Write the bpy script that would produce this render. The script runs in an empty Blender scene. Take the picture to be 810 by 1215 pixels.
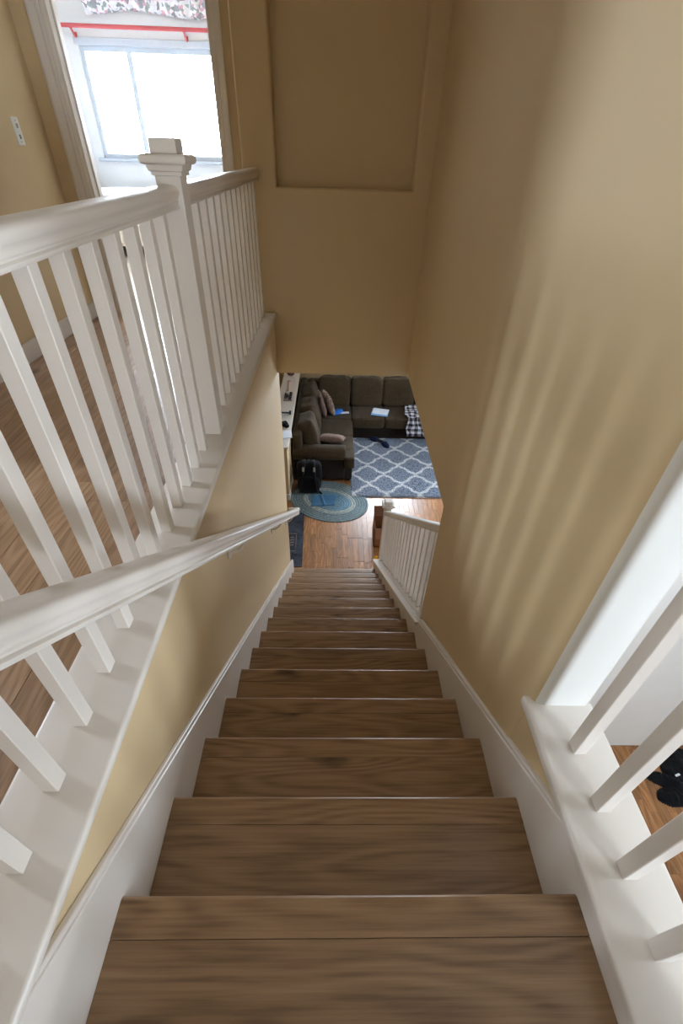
import bpy, bmesh, math, random
from mathutils import Vector, Matrix, noise

random.seed(7)
scene = bpy.context.scene
COL = scene.collection

# ------------------------------------------------------------------ camera
CAMZ = 4.02
cam_data = bpy.data.cameras.new('camera')
cam_data.sensor_fit = 'VERTICAL'
cam_data.sensor_height = 36.0
cam_data.lens = 15.905
cam_data.clip_start = 0.02
cam = bpy.data.objects.new('camera', cam_data)
COL.objects.link(cam)
RX, UX, FX = Vector((0.999619, -0.009347, 0.025988)), Vector((-0.014481, 0.623867, 0.781397)), Vector((0.023517, 0.781475, -0.623493))
mw = Matrix((RX, UX, -FX)).transposed().to_4x4()
mw.translation = (0, 0, CAMZ)
cam.matrix_world = mw
scene.camera = cam

# ------------------------------------------------------------------ world and exposure
SKY = 60.0
world = bpy.data.worlds.new('sky')
scene.world = world
world.use_nodes = True
bg = world.node_tree.nodes['Background']
bg.inputs[0].default_value = (0.775, 0.86, 1.0, 1)
bg.inputs[1].default_value = SKY
scene.view_settings.view_transform = 'Standard'
scene.view_settings.look = 'None'
scene.view_settings.gamma = 1.0
scene.view_settings.exposure = 0.2
scene.view_settings.use_curve_mapping = False
scene.cycles.use_denoising = True

# ------------------------------------------------------------------ daylight portals in the window openings
def portal(name, loc, direction, sx, sy):
    l = bpy.data.lights.new(name, 'AREA')
    l.shape = 'RECTANGLE'
    l.size, l.size_y = sx, sy
    l.cycles.is_portal = True
    o = bpy.data.objects.new(name, l)
    COL.objects.link(o)
    o.location = loc
    o.rotation_euler = Vector(direction).to_track_quat('-Z', 'Y').to_euler()
    return o

# window openings (in wall planes)
YB = 7.0                     # bedroom far wall
WA = (-2.81, -0.75, 3.88, 4.845)          # bedroom window x0,x1,z0,z1
WB = (0.5, 1.9, 1.5, 2.4)              # living room window above the sofa, y = 8.05
WC = (4.7, 5.5, 1.0, 1.9)               # living room right window y0,y1,z0,z1, x = 4.6
WD = (-0.75, 0.2, 3.15, 4.15)                # entry right window y0,y1,z0,z1, x = 4.6
WE = (2.1, 3.0, 2.9, 4.1)                 # entry back window x0,x1,z0,z1, y = -3
WF = (1.50, 1.95, 3.86, 5.3)            # side room window y0,y1,z0,z1, x = -4
YL, XR_OUT, YBACK, ZTOP = 8.05, 4.6, -3.0, 5.5
portal('daylight_bedroom', ((WA[0]+WA[1])/2, YB+0.1, (WA[2]+WA[3])/2), (0, -1, 0), WA[1]-WA[0], WA[3]-WA[2])
portal('daylight_living_far', ((WB[0]+WB[1])/2, YL+0.1, (WB[2]+WB[3])/2), (0, -1, 0), WB[1]-WB[0], WB[3]-WB[2])
portal('daylight_living_right', (XR_OUT+0.1, (WC[0]+WC[1])/2, (WC[2]+WC[3])/2), (-1, 0, 0), WC[1]-WC[0], WC[3]-WC[2])
portal('daylight_entry_right', (XR_OUT+0.1, (WD[0]+WD[1])/2, (WD[2]+WD[3])/2), (-1, 0, 0), WD[1]-WD[0], WD[3]-WD[2])
portal('daylight_side_room', (-4.1, (WF[0]+WF[1])/2, (WF[2]+WF[3])/2), (1, 0, 0), WF[1]-WF[0], WF[3]-WF[2])
portal('daylight_entry_back', ((WE[0]+WE[1])/2, YBACK-0.1, (WE[2]+WE[3])/2), (0, 1, 0), WE[1]-WE[0], WE[3]-WE[2])

# ------------------------------------------------------------------ materials
def srgb(r, g, b):
    f = lambda c: (c/255/12.92) if c/255 <= 0.04045 else ((c/255+0.055)/1.055)**2.4
    return (f(r), f(g), f(b), 1)

class NT:
    def __init__(self, name):
        self.m = bpy.data.materials.new(name)
        self.m.use_nodes = True
        self.t = self.m.node_tree
        self.b = self.t.nodes['Principled BSDF']
    def n(self, typ, **kw):
        nd = self.t.nodes.new(typ)
        for k, v in kw.items():
            if hasattr(nd, k): setattr(nd, k, v)
            else: nd.inputs[k.replace('_', ' ')].default_value = v
        return nd
    def l(self, a, b): self.t.links.new(a, b)
    def math(self, op, a, b=None):
        nd = self.t.nodes.new('ShaderNodeMath'); nd.operation = op
        for i, v in enumerate((a, b)):
            if v is None: continue
            if isinstance(v, (int, float)): nd.inputs[i].default_value = v
            else: self.l(v, nd.inputs[i])
        return nd.outputs[0]
    def mix(self, fac, a, b):
        nd = self.t.nodes.new('ShaderNodeMix'); nd.data_type = 'RGBA'
        for idx, v in ((0, fac), (6, a), (7, b)):
            if isinstance(v, (int, float)): nd.inputs[idx].default_value = v
            elif isinstance(v, tuple): nd.inputs[idx].default_value = v
            else: self.l(v, nd.inputs[idx])
        return nd.outputs[2]
    def ramp(self, fac, stops):
        nd = self.t.nodes.new('ShaderNodeValToRGB')
        e = nd.color_ramp.elements
        while len(e) < len(stops): e.new(0.5)
        for i, (p, c) in enumerate(stops):
            e[i].position = p; e[i].color = c
        self.l(fac, nd.inputs[0])
        return nd.outputs[0]
    def bump(self, h, strength=0.1, dist=0.01):
        nd = self.t.nodes.new('ShaderNodeBump')
        nd.inputs['Strength'].default_value = strength
        nd.inputs['Distance'].default_value = dist
        self.l(h, nd.inputs['Height']); self.l(nd.outputs[0], self.b.inputs['Normal'])
    def coord(self, out='Object', scale=(1, 1, 1), shift=False):
        tc = self.t.nodes.new('ShaderNodeTexCoord')
        src = tc.outputs[out]
        if shift:
            oi = self.t.nodes.new('ShaderNodeObjectInfo')
            va = self.t.nodes.new('ShaderNodeVectorMath'); va.operation = 'MULTIPLY_ADD'
            cb = self.t.nodes.new('ShaderNodeCombineXYZ')
            for i in range(3): self.l(oi.outputs['Random'], cb.inputs[i])
            self.l(cb.outputs[0], va.inputs[0]); va.inputs[1].default_value = (37, 53, 71)
            self.l(src, va.inputs[2]); src = va.outputs[0]
        mp = self.t.nodes.new('ShaderNodeMapping')
        mp.inputs['Scale'].default_value = scale
        self.l(src, mp.inputs[0])
        return mp.outputs[0]
    def noise(self, vec, scale=5, detail=4, rough=0.55, dist=0.0):
        nd = self.n('ShaderNodeTexNoise')
        nd.inputs['Scale'].default_value = scale; nd.inputs['Detail'].default_value = detail
        nd.inputs['Roughness'].default_value = rough; nd.inputs['Distortion'].default_value = dist
        self.l(vec, nd.inputs['Vector'])
        return nd.outputs['Fac']
    def set(self, color=None, rough=None, spec=None):
        if color is not None:
            if isinstance(color, tuple): self.b.inputs['Base Color'].default_value = color
            else: self.l(color, self.b.inputs['Base Color'])
        if rough is not None:
            if isinstance(rough, (int, float)): self.b.inputs['Roughness'].default_value = rough
            else: self.l(rough, self.b.inputs['Roughness'])
        if spec is not None: self.b.inputs['Specular IOR Level'].default_value = spec
        return self.m

def paint(name, c, rough=0.6, var=0.04, bump=0.08, bscale=220, spec=0.4):
    N = NT(name)
    v = N.coord('Object')
    a = N.noise(v, 3, 3)
    c2 = tuple(x*(1-var*2) for x in c[:3])+(1,)
    N.bump(N.noise(v, bscale, 2), bump, 0.002)
    return N.set(N.mix(a, c, c2), rough, spec)

def wood(name, cols, along='x', rough=0.4, knots=True, tone=0.25, gs=1.0, spec=0.5):
    N = NT(name)
    sc = {'x': (1.2, 14, 14), 'y': (14, 1.2, 14), 'z': (14, 14, 1.2)}[along]
    v = N.coord('Object', tuple(s*gs for s in sc), shift=True)
    g1 = N.noise(v, 1.6, 8, 0.62, 0.6)
    sc2 = {'x': (3, 90, 90), 'y': (90, 3, 90), 'z': (90, 90, 3)}[along]
    v2 = N.coord('Object', tuple(s*gs for s in sc2), shift=True)
    g2 = N.noise(v2, 1.5, 3, 0.6)
    sc3 = {'x': (0.9, 6, 6), 'y': (6, 0.9, 6), 'z': (6, 6, 0.9)}[along]
    g3 = N.noise(N.coord('Object', tuple(s*gs for s in sc3), shift=True), 1.0, 2, 0.4)
    ring = N.math('ADD', N.math('MULTIPLY', N.math('SINE', N.math('MULTIPLY', g3, 95.0)), 0.5), 0.5)   # growth rings
    f = N.math('ADD', N.math('ADD', N.math('MULTIPLY', g1, 0.34), N.math('MULTIPLY', g2, 0.50)), N.math('MULTIPLY', ring, 0.16))
    col = N.ramp(f, [(0.30, cols[0]), (0.5, cols[1]), (0.70, cols[2])])
    oi = N.t.nodes.new('ShaderNodeObjectInfo')
    t = N.math('ADD', N.math('MULTIPLY', oi.outputs['Random'], tone), 1-tone*0.5)
    hs = N.t.nodes.new('ShaderNodeHueSaturation')
    N.l(t, hs.inputs['Value']); N.l(col, hs.inputs['Color'])
    col = hs.outputs[0]
    if knots:
        sk = {'x': (1.0, 2.6, 2.6), 'y': (2.6, 1.0, 2.6), 'z': (2.6, 2.6, 1.0)}[along]
        vk = N.coord('Object', tuple(s*gs for s in sk), shift=True)
        vo = N.n('ShaderNodeTexVoronoi', voronoi_dimensions='2D'); vo.inputs['Scale'].default_value = 1.25
        nv = N.t.nodes.new('ShaderNodeVectorMath'); nv.operation = 'ADD'
        nn = N.n('ShaderNodeTexNoise'); nn.inputs['Scale'].default_value = 9
        N.l(vk, nn.inputs['Vector'])
        nm = N.t.nodes.new('ShaderNodeVectorMath'); nm.operation = 'SCALE'; nm.inputs['Scale'].default_value = 0.12
        N.l(nn.outputs['Color'], nm.inputs[0]); N.l(vk, nv.inputs[0]); N.l(nm.outputs[0], nv.inputs[1])
        N.l(nv.outputs[0], vo.inputs['Vector'])
        k = N.ramp(vo.outputs['Distance'], [(0.0, (.85, .85, .85, 1)), (0.035, (0.55, 0.55, 0.55, 1)), (0.10, (0, 0, 0, 1))])
        col = N.mix(k, col, tuple(x*0.35 for x in cols[0][:3])+(1,))
    N.bump(g2, 0.06, 0.002)
    return N.set(col, rough, spec)

def plain(name, c, rough=0.5, spec=0.4, metal=0.0):
    N = NT(name)
    a = N.noise(N.coord('Object'), 25, 3)
    c2 = tuple(x*0.88 for x in c[:3])+(1,)
    N.b.inputs['Metallic'].default_value = metal
    return N.set(N.mix(a, c, c2), rough, spec)

def fabric(name, c1, c2, scale=60, rough=0.95, big=4):
    N = NT(name)
    v = N.coord('Object')
    a = N.noise(v, scale, 4)
    b = N.noise(v, big, 2)
    f = N.math('ADD', N.math('MULTIPLY', a, 0.6), N.math('MULTIPLY', b, 0.4))
    N.bump(N.noise(v, scale*6, 2), 0.25, 0.003)
    N.b.inputs['Sheen Weight'].default_value = 0.08
    return N.set(N.ramp(f, [(0.35, c1), (0.65, c2)]), rough, 0.15)

M = {}
M['tan'] = paint('tan_wall_paint', srgb(213, 188, 147), 0.62)
M['entry_white'] = paint('white_wall_paint', srgb(236, 234, 228), 0.6)
M['bed_white'] = paint('cool_white_bedroom_paint', srgb(238, 241, 246), 0.6)
M['ceiling'] = paint('ceiling_paint', srgb(238, 234, 226), 0.8)
M['white'] = paint('white_trim_paint', srgb(225, 216, 206), 0.32, 0.02, 0.02, 60, 0.5)
M['tread'] = wood('stair_oak', (srgb(112, 83, 55), srgb(146, 113, 79), srgb(164, 131, 97)), 'x', 0.36, True, 0.12)
M['plank'] = wood('hall_plank_oak', (srgb(128, 98, 72), srgb(162, 128, 98), srgb(180, 148, 118)), 'y', 0.3, True, 0.3)
M['oak'] = wood('orange_strip_oak', (srgb(126, 80, 44), srgb(162, 112, 68), srgb(190, 140, 94)), 'y', 0.30, False, 0.5)
M['oak_base'] = wood('orange_oak_base', (srgb(126, 80, 44), srgb(158, 108, 66), srgb(184, 134, 90)), 'y', 0.3, False, 0.0)
M['carpet'] = fabric('bedroom_carpet', srgb(196, 190, 180), srgb(214, 208, 200), 120)
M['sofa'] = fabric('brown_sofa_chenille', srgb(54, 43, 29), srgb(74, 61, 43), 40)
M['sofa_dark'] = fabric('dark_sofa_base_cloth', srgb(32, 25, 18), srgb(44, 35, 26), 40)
M['duvet'] = fabric('white_duvet_cotton', srgb(232, 236, 242), srgb(244, 246, 250), 30)
M['frame'] = plain('window_vinyl', srgb(196, 205, 218), 0.35)
M['rod'] = plain('red_painted_rod', srgb(190, 84, 88), 0.4)
M['black'] = fabric('black_nylon', srgb(14, 14, 16), srgb(26, 26, 30), 70)
M['grey'] = plain('grey_strap_patch', srgb(150, 142, 132), 0.7)
M['navy'] = fabric('navy_felt', srgb(16, 28, 60), srgb(26, 42, 84), 90)
M['navy_sole'] = plain('navy_rubber', srgb(14, 20, 36), 0.7)
M['denim'] = fabric('blue_cloth', srgb(62, 108, 146), srgb(90, 136, 172), 80)
M['paper'] = plain('white_paper', srgb(240, 244, 250), 0.7)
M['bluepaper'] = plain('pale_blue_folder', srgb(120, 182, 226), 0.6)
M['bluebag'] = plain('bright_blue_pouch', srgb(24, 112, 214), 0.5)
M['card'] = plain('cardboard', srgb(150, 104, 70), 0.85)
M['card_in'] = plain('cardboard_inner', srgb(112, 72, 48), 0.9)
M['yellow'] = plain('yellow_plastic', srgb(240, 180, 30), 0.4)
M['teal_dark'] = plain('dark_teal_vinyl', srgb(26, 62, 76), 0.5)
M['darkgrey'] = plain('dark_grey_plastic', srgb(44, 44, 46), 0.5)
M['maroon'] = plain('maroon_clay', srgb(86, 44, 44), 0.6)
M['pinkwood'] = plain('pink_wood_stick', srgb(206, 150, 128), 0.6)
M['pillow_pat'] = None
M['steel'] = plain('brushed_metal', srgb(190, 186, 180), 0.35, 0.5, 0.9)
M['switch'] = plain('switch_plastic', srgb(238, 236, 230), 0.4)
M['switch_dark'] = plain('switch_toggle', srgb(170, 166, 158), 0.4)

def mat_pillow():
    N = NT('patterned_pillow_cloth')
    v = N.coord('Object', (9, 9, 9))
    vo = N.n('ShaderNodeTexVoronoi'); vo.inputs['Scale'].default_value = 2.0
    N.l(v, vo.inputs['Vector'])
    c = N.ramp(vo.outputs['Distance'], [(0.2, srgb(96, 78, 66)), (0.45, srgb(168, 150, 134)), (0.6, srgb(120, 100, 88))])
    return N.set(c, 0.95, 0.1)
M['pillow_pat'] = mat_pillow()
M['pillow_rose'] = fabric('dusty_rose_pillow_cloth', srgb(106, 84, 74), srgb(138, 114, 102), 50)

def mat_rug():
    N = NT('grey_trellis_shag')
    tc = N.t.nodes.new('ShaderNodeTexCoord')
    nz = N.n('ShaderNodeTexNoise'); nz.inputs['Scale'].default_value = 40
    N.l(tc.outputs['Object'], nz.inputs['Vector'])
    sub = N.t.nodes.new('ShaderNodeVectorMath'); sub.operation = 'MULTIPLY_ADD'
    N.l(nz.outputs['Color'], sub.inputs[0]); sub.inputs[1].default_value = (0.03, 0.03, 0); N.l(tc.outputs['Object'], sub.inputs[2])
    sp = N.t.nodes.new('ShaderNodeSeparateXYZ'); N.l(sub.outputs[0], sp.inputs[0])
    # trellis: diagonals of diamonds 0.50 wide and 0.535 deep, bowed towards an ogee
    X = N.math('MULTIPLY', sp.outputs[0], 1/0.503); Y = N.math('MULTIPLY', sp.outputs[1], 1/0.532)
    wob = N.math('MULTIPLY', N.math('SINE', N.math('MULTIPLY', N.math('SUBTRACT', X, Y), 2*math.pi*2)), 0.028)
    wob2 = N.math('MULTIPLY', N.math('SINE', N.math('MULTIPLY', N.math('ADD', X, Y), 2*math.pi*2)), 0.028)
    a = N.math('ABSOLUTE', N.math('SUBTRACT', N.math('FRACT', N.math('ADD', N.math('ADD', X, Y), N.math('ADD', wob, 50.5))), 0.5))
    b = N.math('ABSOLUTE', N.math('SUBTRACT', N.math('FRACT', N.math('ADD', N.math('SUBTRACT', X, Y), N.math('ADD', wob2, 50.5))), 0.5))
    d = N.math('MINIMUM', a, b)
    line = N.ramp(d, [(0.045, (1, 1, 1, 1)), (0.085, (0, 0, 0, 1))])
    nf = N.noise(tc.outputs['Object'], 90, 3, 0.7)
    grey = N.ramp(nf, [(0.3, srgb(88, 98, 114)), (0.7, srgb(156, 166, 180))])
    wht = N.ramp(nf, [(0.3, srgb(176, 178, 182)), (0.7, srgb(226, 228, 230))])
    return N.set(N.mix(line, grey, wht), 0.95, 0.1)
M['rug'] = mat_rug()

def mat_braid(name, c1, c2):
    N = NT(name)
    v = N.coord('Object')
    f = N.noise(v, 55, 2, 0.7)
    return N.set(N.ramp(f, [(0.4, c1), (0.6, c2)]), 0.95, 0.1)
M['braid_out'] = mat_braid('braid_slate', srgb(104, 122, 126), srgb(136, 150, 152))
M['braid_light'] = mat_braid('braid_cream', srgb(190, 192, 184), srgb(136, 148, 148))
M['braid_in'] = mat_braid('braid_blue', srgb(104, 138, 156), srgb(130, 160, 174))

def mat_floral():
    N = NT('floral_valance_cloth')
    v = N.coord('Object', (1, 1, 1))
    vo = N.n('ShaderNodeTexVoronoi'); vo.inputs['Scale'].default_value = 34
    N.l(v, vo.inputs['Vector'])
    sp = N.t.nodes.new('ShaderNodeSeparateColor'); N.l(vo.outputs['Color'], sp.inputs[0])
    c = N.ramp(sp.outputs[0], [(0.0, srgb(150, 152, 158)), (0.2, srgb(226, 226, 232)), (0.5, srgb(214, 170, 188)), (0.6, srgb(238, 236, 240)), (0.84, srgb(160, 172, 172)), (0.93, srgb(240, 238, 240))])
    [n for n in N.t.nodes if n.bl_idname == 'ShaderNodeValToRGB'][0].color_ramp.interpolation = 'CONSTANT'
    return N.set(c, 0.9, 0.1)
M['floral'] = mat_floral()

def mat_plaid():
    N = NT('black_white_plaid')
    tc = N.t.nodes.new('ShaderNodeTexCoord')
    sp = N.t.nodes.new('ShaderNodeSeparateXYZ'); N.l(tc.outputs['UV'], sp.inputs[0])
    band = lambda o, k: N.math('GREATER_THAN', N.math('FRACT', N.math('MULTIPLY', o, k)), 0.5)
    f = N.math('MULTIPLY', N.math('ADD', band(sp.outputs[0], 7.0), band(sp.outputs[1], 9.0)), 0.5)
    col = N.ramp(f, [(0.2, srgb(210, 210, 218)), (0.5, srgb(128, 124, 130)), (0.9, srgb(44, 40, 42))])
    return N.set(col, 0.95, 0.1)
M['plaid'] = mat_plaid()

def mat_mat():
    N = NT('slate_blue_doormat')
    f = N.noise(N.coord('Object'), 45, 4, 0.7)
    g = N.noise(N.coord('Object'), 5, 2)
    f = N.math('ADD', N.math('MULTIPLY', f, 0.5), N.math('MULTIPLY', g, 0.5))
    return N.set(N.ramp(f, [(0.38, srgb(38, 38, 42)), (0.6, srgb(78, 82, 92))]), 0.95, 0.1)
M['doormat'] = mat_mat()
M['mat_print'] = mat_braid('doormat_print', srgb(150, 128, 118), srgb(96, 88, 90))

def mat_glass():
    m = bpy.data.materials.new('clear_window_glass'); m.use_nodes = True
    t = m.node_tree; t.nodes.clear()
    out = t.nodes.new('ShaderNodeOutputMaterial')
    tr = t.nodes.new('ShaderNodeBsdfTransparent'); tr.inputs[0].default_value = (0.96, 0.98, 0.98, 1)
    gl = t.nodes.new('ShaderNodeBsdfGlossy'); gl.inputs['Roughness'].default_value = 0.02
    fr = t.nodes.new('ShaderNodeFresnel'); fr.inputs[0].default_value = 1.45
    mx = t.nodes.new('ShaderNodeMixShader')
    t.links.new(fr.outputs[0], mx.inputs[0]); t.links.new(tr.outputs[0], mx.inputs[1]); t.links.new(gl.outputs[0], mx.inputs[2])
    t.links.new(mx.outputs[0], out.inputs[0])
    return m
M['glass'] = mat_glass()

# ------------------------------------------------------------------ mesh helpers
WORLD = {}
def B(): return bmesh.new()

def box(bm, x0, x1, y0, y1, z0, z1, bev=0.0, seg=2, mi=0):
    vs = [bm.verts.new(p) for p in ((x0,y0,z0),(x1,y0,z0),(x1,y1,z0),(x0,y1,z0),(x0,y0,z1),(x1,y0,z1),(x1,y1,z1),(x0,y1,z1))]
    fs = [bm.faces.new([vs[i] for i in q]) for q in ((3,2,1,0),(4,5,6,7),(0,1,5,4),(1,2,6,5),(2,3,7,6),(3,0,4,7))]
    for f in fs: f.material_index = mi
    if bev > 0:
        es = list({e for f in fs for e in f.edges})
        bmesh.ops.bevel(bm, geom=es, offset=bev, segments=seg, profile=0.5, affect='EDGES')
    return vs

def prism(bm, poly, axis, a0, a1, bev=0.0, seg=2):
    """poly of 2-D points extruded along axis ('x','y' or 'z') from a0 to a1."""
    def P(p, a):
        return {'x': (a, p[0], p[1]), 'y': (p[0], a, p[1]), 'z': (p[0], p[1], a)}[axis]
    v0 = [bm.verts.new(P(p, a0)) for p in poly]; v1 = [bm.verts.new(P(p, a1)) for p in poly]
    n = len(poly); fs = []
    fs.append(bm.faces.new(v0)); fs.append(bm.faces.new(v1[::-1]))
    for i in range(n):
        fs.append(bm.faces.new((v0[i], v1[i], v1[(i+1) % n], v0[(i+1) % n])))
    if bev > 0:
        es = list({e for f in fs for e in f.edges})
        bmesh.ops.bevel(bm, geom=es, offset=bev, segments=seg, profile=0.5, affect='EDGES')
    return fs

def loft(bm, rings, cap=True):
    vr = [[bm.verts.new(p) for p in r] for r in rings]
    n = len(rings[0])
    for a, b in zip(vr[:-1], vr[1:]):
        for i in range(n):
            bm.faces.new((a[i], a[(i+1) % n], b[(i+1) % n], b[i]))
    if cap:
        bm.faces.new(vr[0][::-1]); bm.faces.new(vr[-1])

def tube(bm, pts, rad, n=10):
    pts = [Vector(p) for p in pts]
    rings = []
    up = Vector((0.13, 0.21, 0.97)).normalized()
    for i, p in enumerate(pts):
        t = (pts[min(i+1, len(pts)-1)]-pts[max(i-1, 0)]).normalized()
        a = t.cross(up).normalized(); b = t.cross(a).normalized()
        r = rad[i] if isinstance(rad, (list, tuple)) else rad
        rings.append([p+a*math.cos(2*math.pi*k/n)*r+b*math.sin(2*math.pi*k/n)*r for k in range(n)])
    loft(bm, rings)

def sq(w, e): return math.copysign(abs(w)**e, w)
def superell(bm, c, s, e1=0.4, e2=0.4, nu=28, nv=14, mat=None, wob=0.0, seed=0):
    """rounded box / cushion: centre c, half sizes s; optional rotation matrix mat."""
    c = Vector(c); rows = []
    for j in range(nv+1):
        v = -math.pi/2+math.pi*j/nv
        row = []
        for i in range(nu):
            u = 2*math.pi*i/nu
            p = Vector((sq(math.cos(v), e1)*sq(math.cos(u), e2)*s[0], sq(math.cos(v), e1)*sq(math.sin(u), e2)*s[1], sq(math.sin(v), e1)*s[2]))
            if wob: p += p.normalized()*wob*noise.noise(p*9+Vector((seed*3.1, seed, 0)))
            if mat: p = mat @ p
            row.append(p+c)
        rows.append(row)
    bot = bm.verts.new(sum(rows[0], Vector())/nu); top = bm.verts.new(sum(rows[-1], Vector())/nu)
    vr = [[bm.verts.new(p) for p in r] for r in rows[1:-1]]
    for a, b in zip(vr[:-1], vr[1:]):
        for i in range(nu): bm.faces.new((a[i], a[(i+1) % nu], b[(i+1) % nu], b[i]))
    for i in range(nu):
        bm.faces.new((bot, vr[0][(i+1) % nu], vr[0][i])); bm.faces.new((top, vr[-1][i], vr[-1][(i+1) % nu]))

def obj(name, bm, mat, parent=None, smooth=False, angle=None, origin=None):
    bmesh.ops.recalc_face_normals(bm, faces=bm.faces[:])
    xs = [v.co for v in bm.verts]
    lo = Vector([min(v[i] for v in xs) for i in range(3)]); hi = Vector([max(v[i] for v in xs) for i in range(3)])
    w = Vector(origin) if origin else Vector(((lo.x+hi.x)/2, (lo.y+hi.y)/2, lo.z))
    for v in bm.verts: v.co -= w
    me = bpy.data.meshes.new(name)
    bm.to_mesh(me); bm.free()
    for m in (mat if isinstance(mat, (list, tuple)) else [mat]):
        me.materials.append(M[m] if isinstance(m, str) else m)
    if smooth:
        for p in me.polygons: p.use_smooth = True
        if angle is not None:
            me.set_sharp_from_angle(angle=math.radians(angle))
    o = bpy.data.objects.new(name, me)
    COL.objects.link(o)
    WORLD[o.name] = w
    if parent:
        o.parent = parent; o.location = w-WORLD[parent.name]
    else: o.location = w
    return o

def copy_part(src, name, world, parent):
    o = src.copy(); o.name = name; COL.objects.link(o)
    WORLD[o.name] = Vector(world)
    o.parent = parent; o.location = Vector(world)-(WORLD[parent.name] if parent else Vector())
    return o

def thing(name, label, cat, loc, group=None):
    o = bpy.data.objects.new(name, None); COL.objects.link(o)
    o.empty_display_size = 0.1
    o.location = loc; WORLD[o.name] = Vector(loc)
    o['label'] = label; o['category'] = cat
    if group: o['group'] = group
    return o
def tag(o, label, cat, group=None):
    o['label'] = label; o['category'] = cat
    if group: o['group'] = group
    return o
def struct(o):
    o['kind'] = 'structure'; return o

# ------------------------------------------------------------------ dimensions of the place
XL, XRT = -0.4202, 0.5312          # tread ends
WLX = -0.437                        # stair left wall face
RUN, RISE = 0.25, 0.18686
Y0, Z0 = 0.2416, 2.803              # first visible nose
FU = 2.99                           # upper floor
def nose(y): return Z0-RISE/RUN*(y-Y0)
YE = 3.481                          # end wall face
SOFF = 2.64                         # lower ceiling
CAPL, CAPR = 3.09, 2.88
YW0, YW1 = 0.615, 1.787             # right wall end / lower right wall end
def xr(y): return 0.5435+0.0185*(y-YW0)
YD = 3.68                           # door wall face
XH = -1.80                          # hall left wall face

# ------------------------------------------------------------------ structure: floors
bm = B(); box(bm, -4, XR_OUT, YBACK, YL, -0.2, -0.006)
floor_low = struct(obj('floor', bm, 'oak_base'))
bm = B()
box(bm, -4, -0.587, YBACK, YB+0.12, SOFF, FU-0.008)
box(bm, -0.587, 0.70, YD+0.12, YB+0.12, SOFF, FU-0.008)
box(bm, 0.75, XR_OUT, 1.93, YL, SOFF, FU-0.008)
box(bm, -4, 0.70, YB+0.12, YL, SOFF, FU-0.008)
box(bm, -0.587, 0.70, YBACK, -0.0084-0.03, SOFF, FU-0.008)
floor_up = struct(obj('floor_upper', bm, ['ceiling']))
# bedroom carpet
bm = B(); box(bm, -2.97, 0.6, YD+0.06, YB, FU-0.008, FU-0.001)
struct(obj('floor_bedroom', bm, 'carpet'))

def planks(parent, mat, x0, x1, y0, y1, w, ln, ztop, th=0.008, gap=0.0012, rnd=random.Random(3)):
    bmx = B(); box(bmx, -(w-gap)/2, (w-gap)/2, -(ln-gap)/2, (ln-gap)/2, 0, th, 0.0008, 1)
    base = None; n = int(round((x1-x0)/w)); step = ln/3.0
    meshes = {}
    for i in range(n):
        xa = x0+i*w
        y = y0-rnd.choice((0.15, 0.35, 0.6, 0.8, 0.95))*ln
        while y < y1:
            l2 = ln*rnd.choice((0.75, 1.0, 1.0, 1.25)); a, b = max(y, y0), min(y+l2, y1)
            y += l2
            if b-a < 0.04: continue
            key = round(b-a, 3)
            if key not in meshes:
                q = B(); box(q, -(w-gap)/2, (w-gap)/2, -(b-a-gap)/2, (b-a-gap)/2, 0, th, 0.0008, 1)
                o = obj('plank', q, mat, None, origin=(0, 0, 0)); meshes[key] = o
                o.parent = parent
                wpos = Vector((xa+w/2, (a+b)/2, ztop-th)); o.location = wpos-WORLD[parent.name]
            else:
                copy_part(meshes[key], 'plank', (xa+w/2, (a+b)/2, ztop-th), parent)
    bmx.free()
planks(floor_up, 'plank', XH+0.002, -0.589, -0.6, YD+0.06, 0.1514, 1.21, FU)
planks(floor_low, 'oak', -0.62, 1.76, 3.76, 5.50, 0.07, 0.44, 0.0, 0.006)
planks(floor_low, 'oak', 2.14, 3.26, 0.9, 1.80, 0.07, 0.46, 0.0, 0.006)

# ------------------------------------------------------------------ structure: walls
def wall_with_hole(name, mat, axis, plane, th, a0, a1, z0, z1, hole):
    """wall box in the plane axis=plane..plane+th spanning a0..a1, z0..z1 with a rectangular hole."""
    bm = B()
    h0, h1, hz0, hz1 = hole
    for (p, q, r, s) in ((a0, h0, z0, z1), (h1, a1, z0, z1), (h0, h1, z0, hz0), (h0, h1, hz1, z1)):
        if q-p < 1e-6 or s-r < 1e-6: continue
        if axis == 'y': box(bm, p, q, plane, plane+th, r, s)
        else: box(bm, plane, plane+th, p, q, r, s)
    return struct(obj(name, bm, mat))

# stair left wall
bm = B()
box(bm, -0.585, WLX, -1.4, YE, 0, CAPL-0.026)
box(bm, -0.585, WLX, YE, 3.57, 0, SOFF)
struct(obj('wall_left', bm, 'tan'))

# right wall of the stairwell, with rounded end towards the entry; tan on the stair side, white on the entry side
bm = B()
def right_wall(bm, ya, yb, z0, z1, r0):
    T = 0.145
    pts = []
    if r0 > 0:
        for k in range(9):
            a = math.radians(180+90*k/8)
            pts.append((xr(ya)+r0+r0*math.cos(a), ya+r0+r0*math.sin(a), 0 if k < 4 else 1))
        pts.append((xr(ya)+T, ya, 1))
    else:
        pts += [(xr(ya), ya, 1), (xr(ya)+T, ya, 1)]
    pts += [(xr(yb)+T, yb, 1), (xr(yb), yb, 0)]
    lo = [bm.verts.new((p[0], p[1], z0)) for p in pts]; hi = [bm.verts.new((p[0], p[1], z1)) for p in pts]
    n = len(pts)
    for i in range(n):
        f = bm.faces.new((lo[i], lo[(i+1) % n], hi[(i+1) % n], hi[i]))
        f.material_index = pts[i][2]
        f.smooth = True
    bm.faces.new(lo[::-1]); bm.faces.new(hi)
right_wall(bm, YW0, YW1, 0, SOFF, 0.035)
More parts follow.
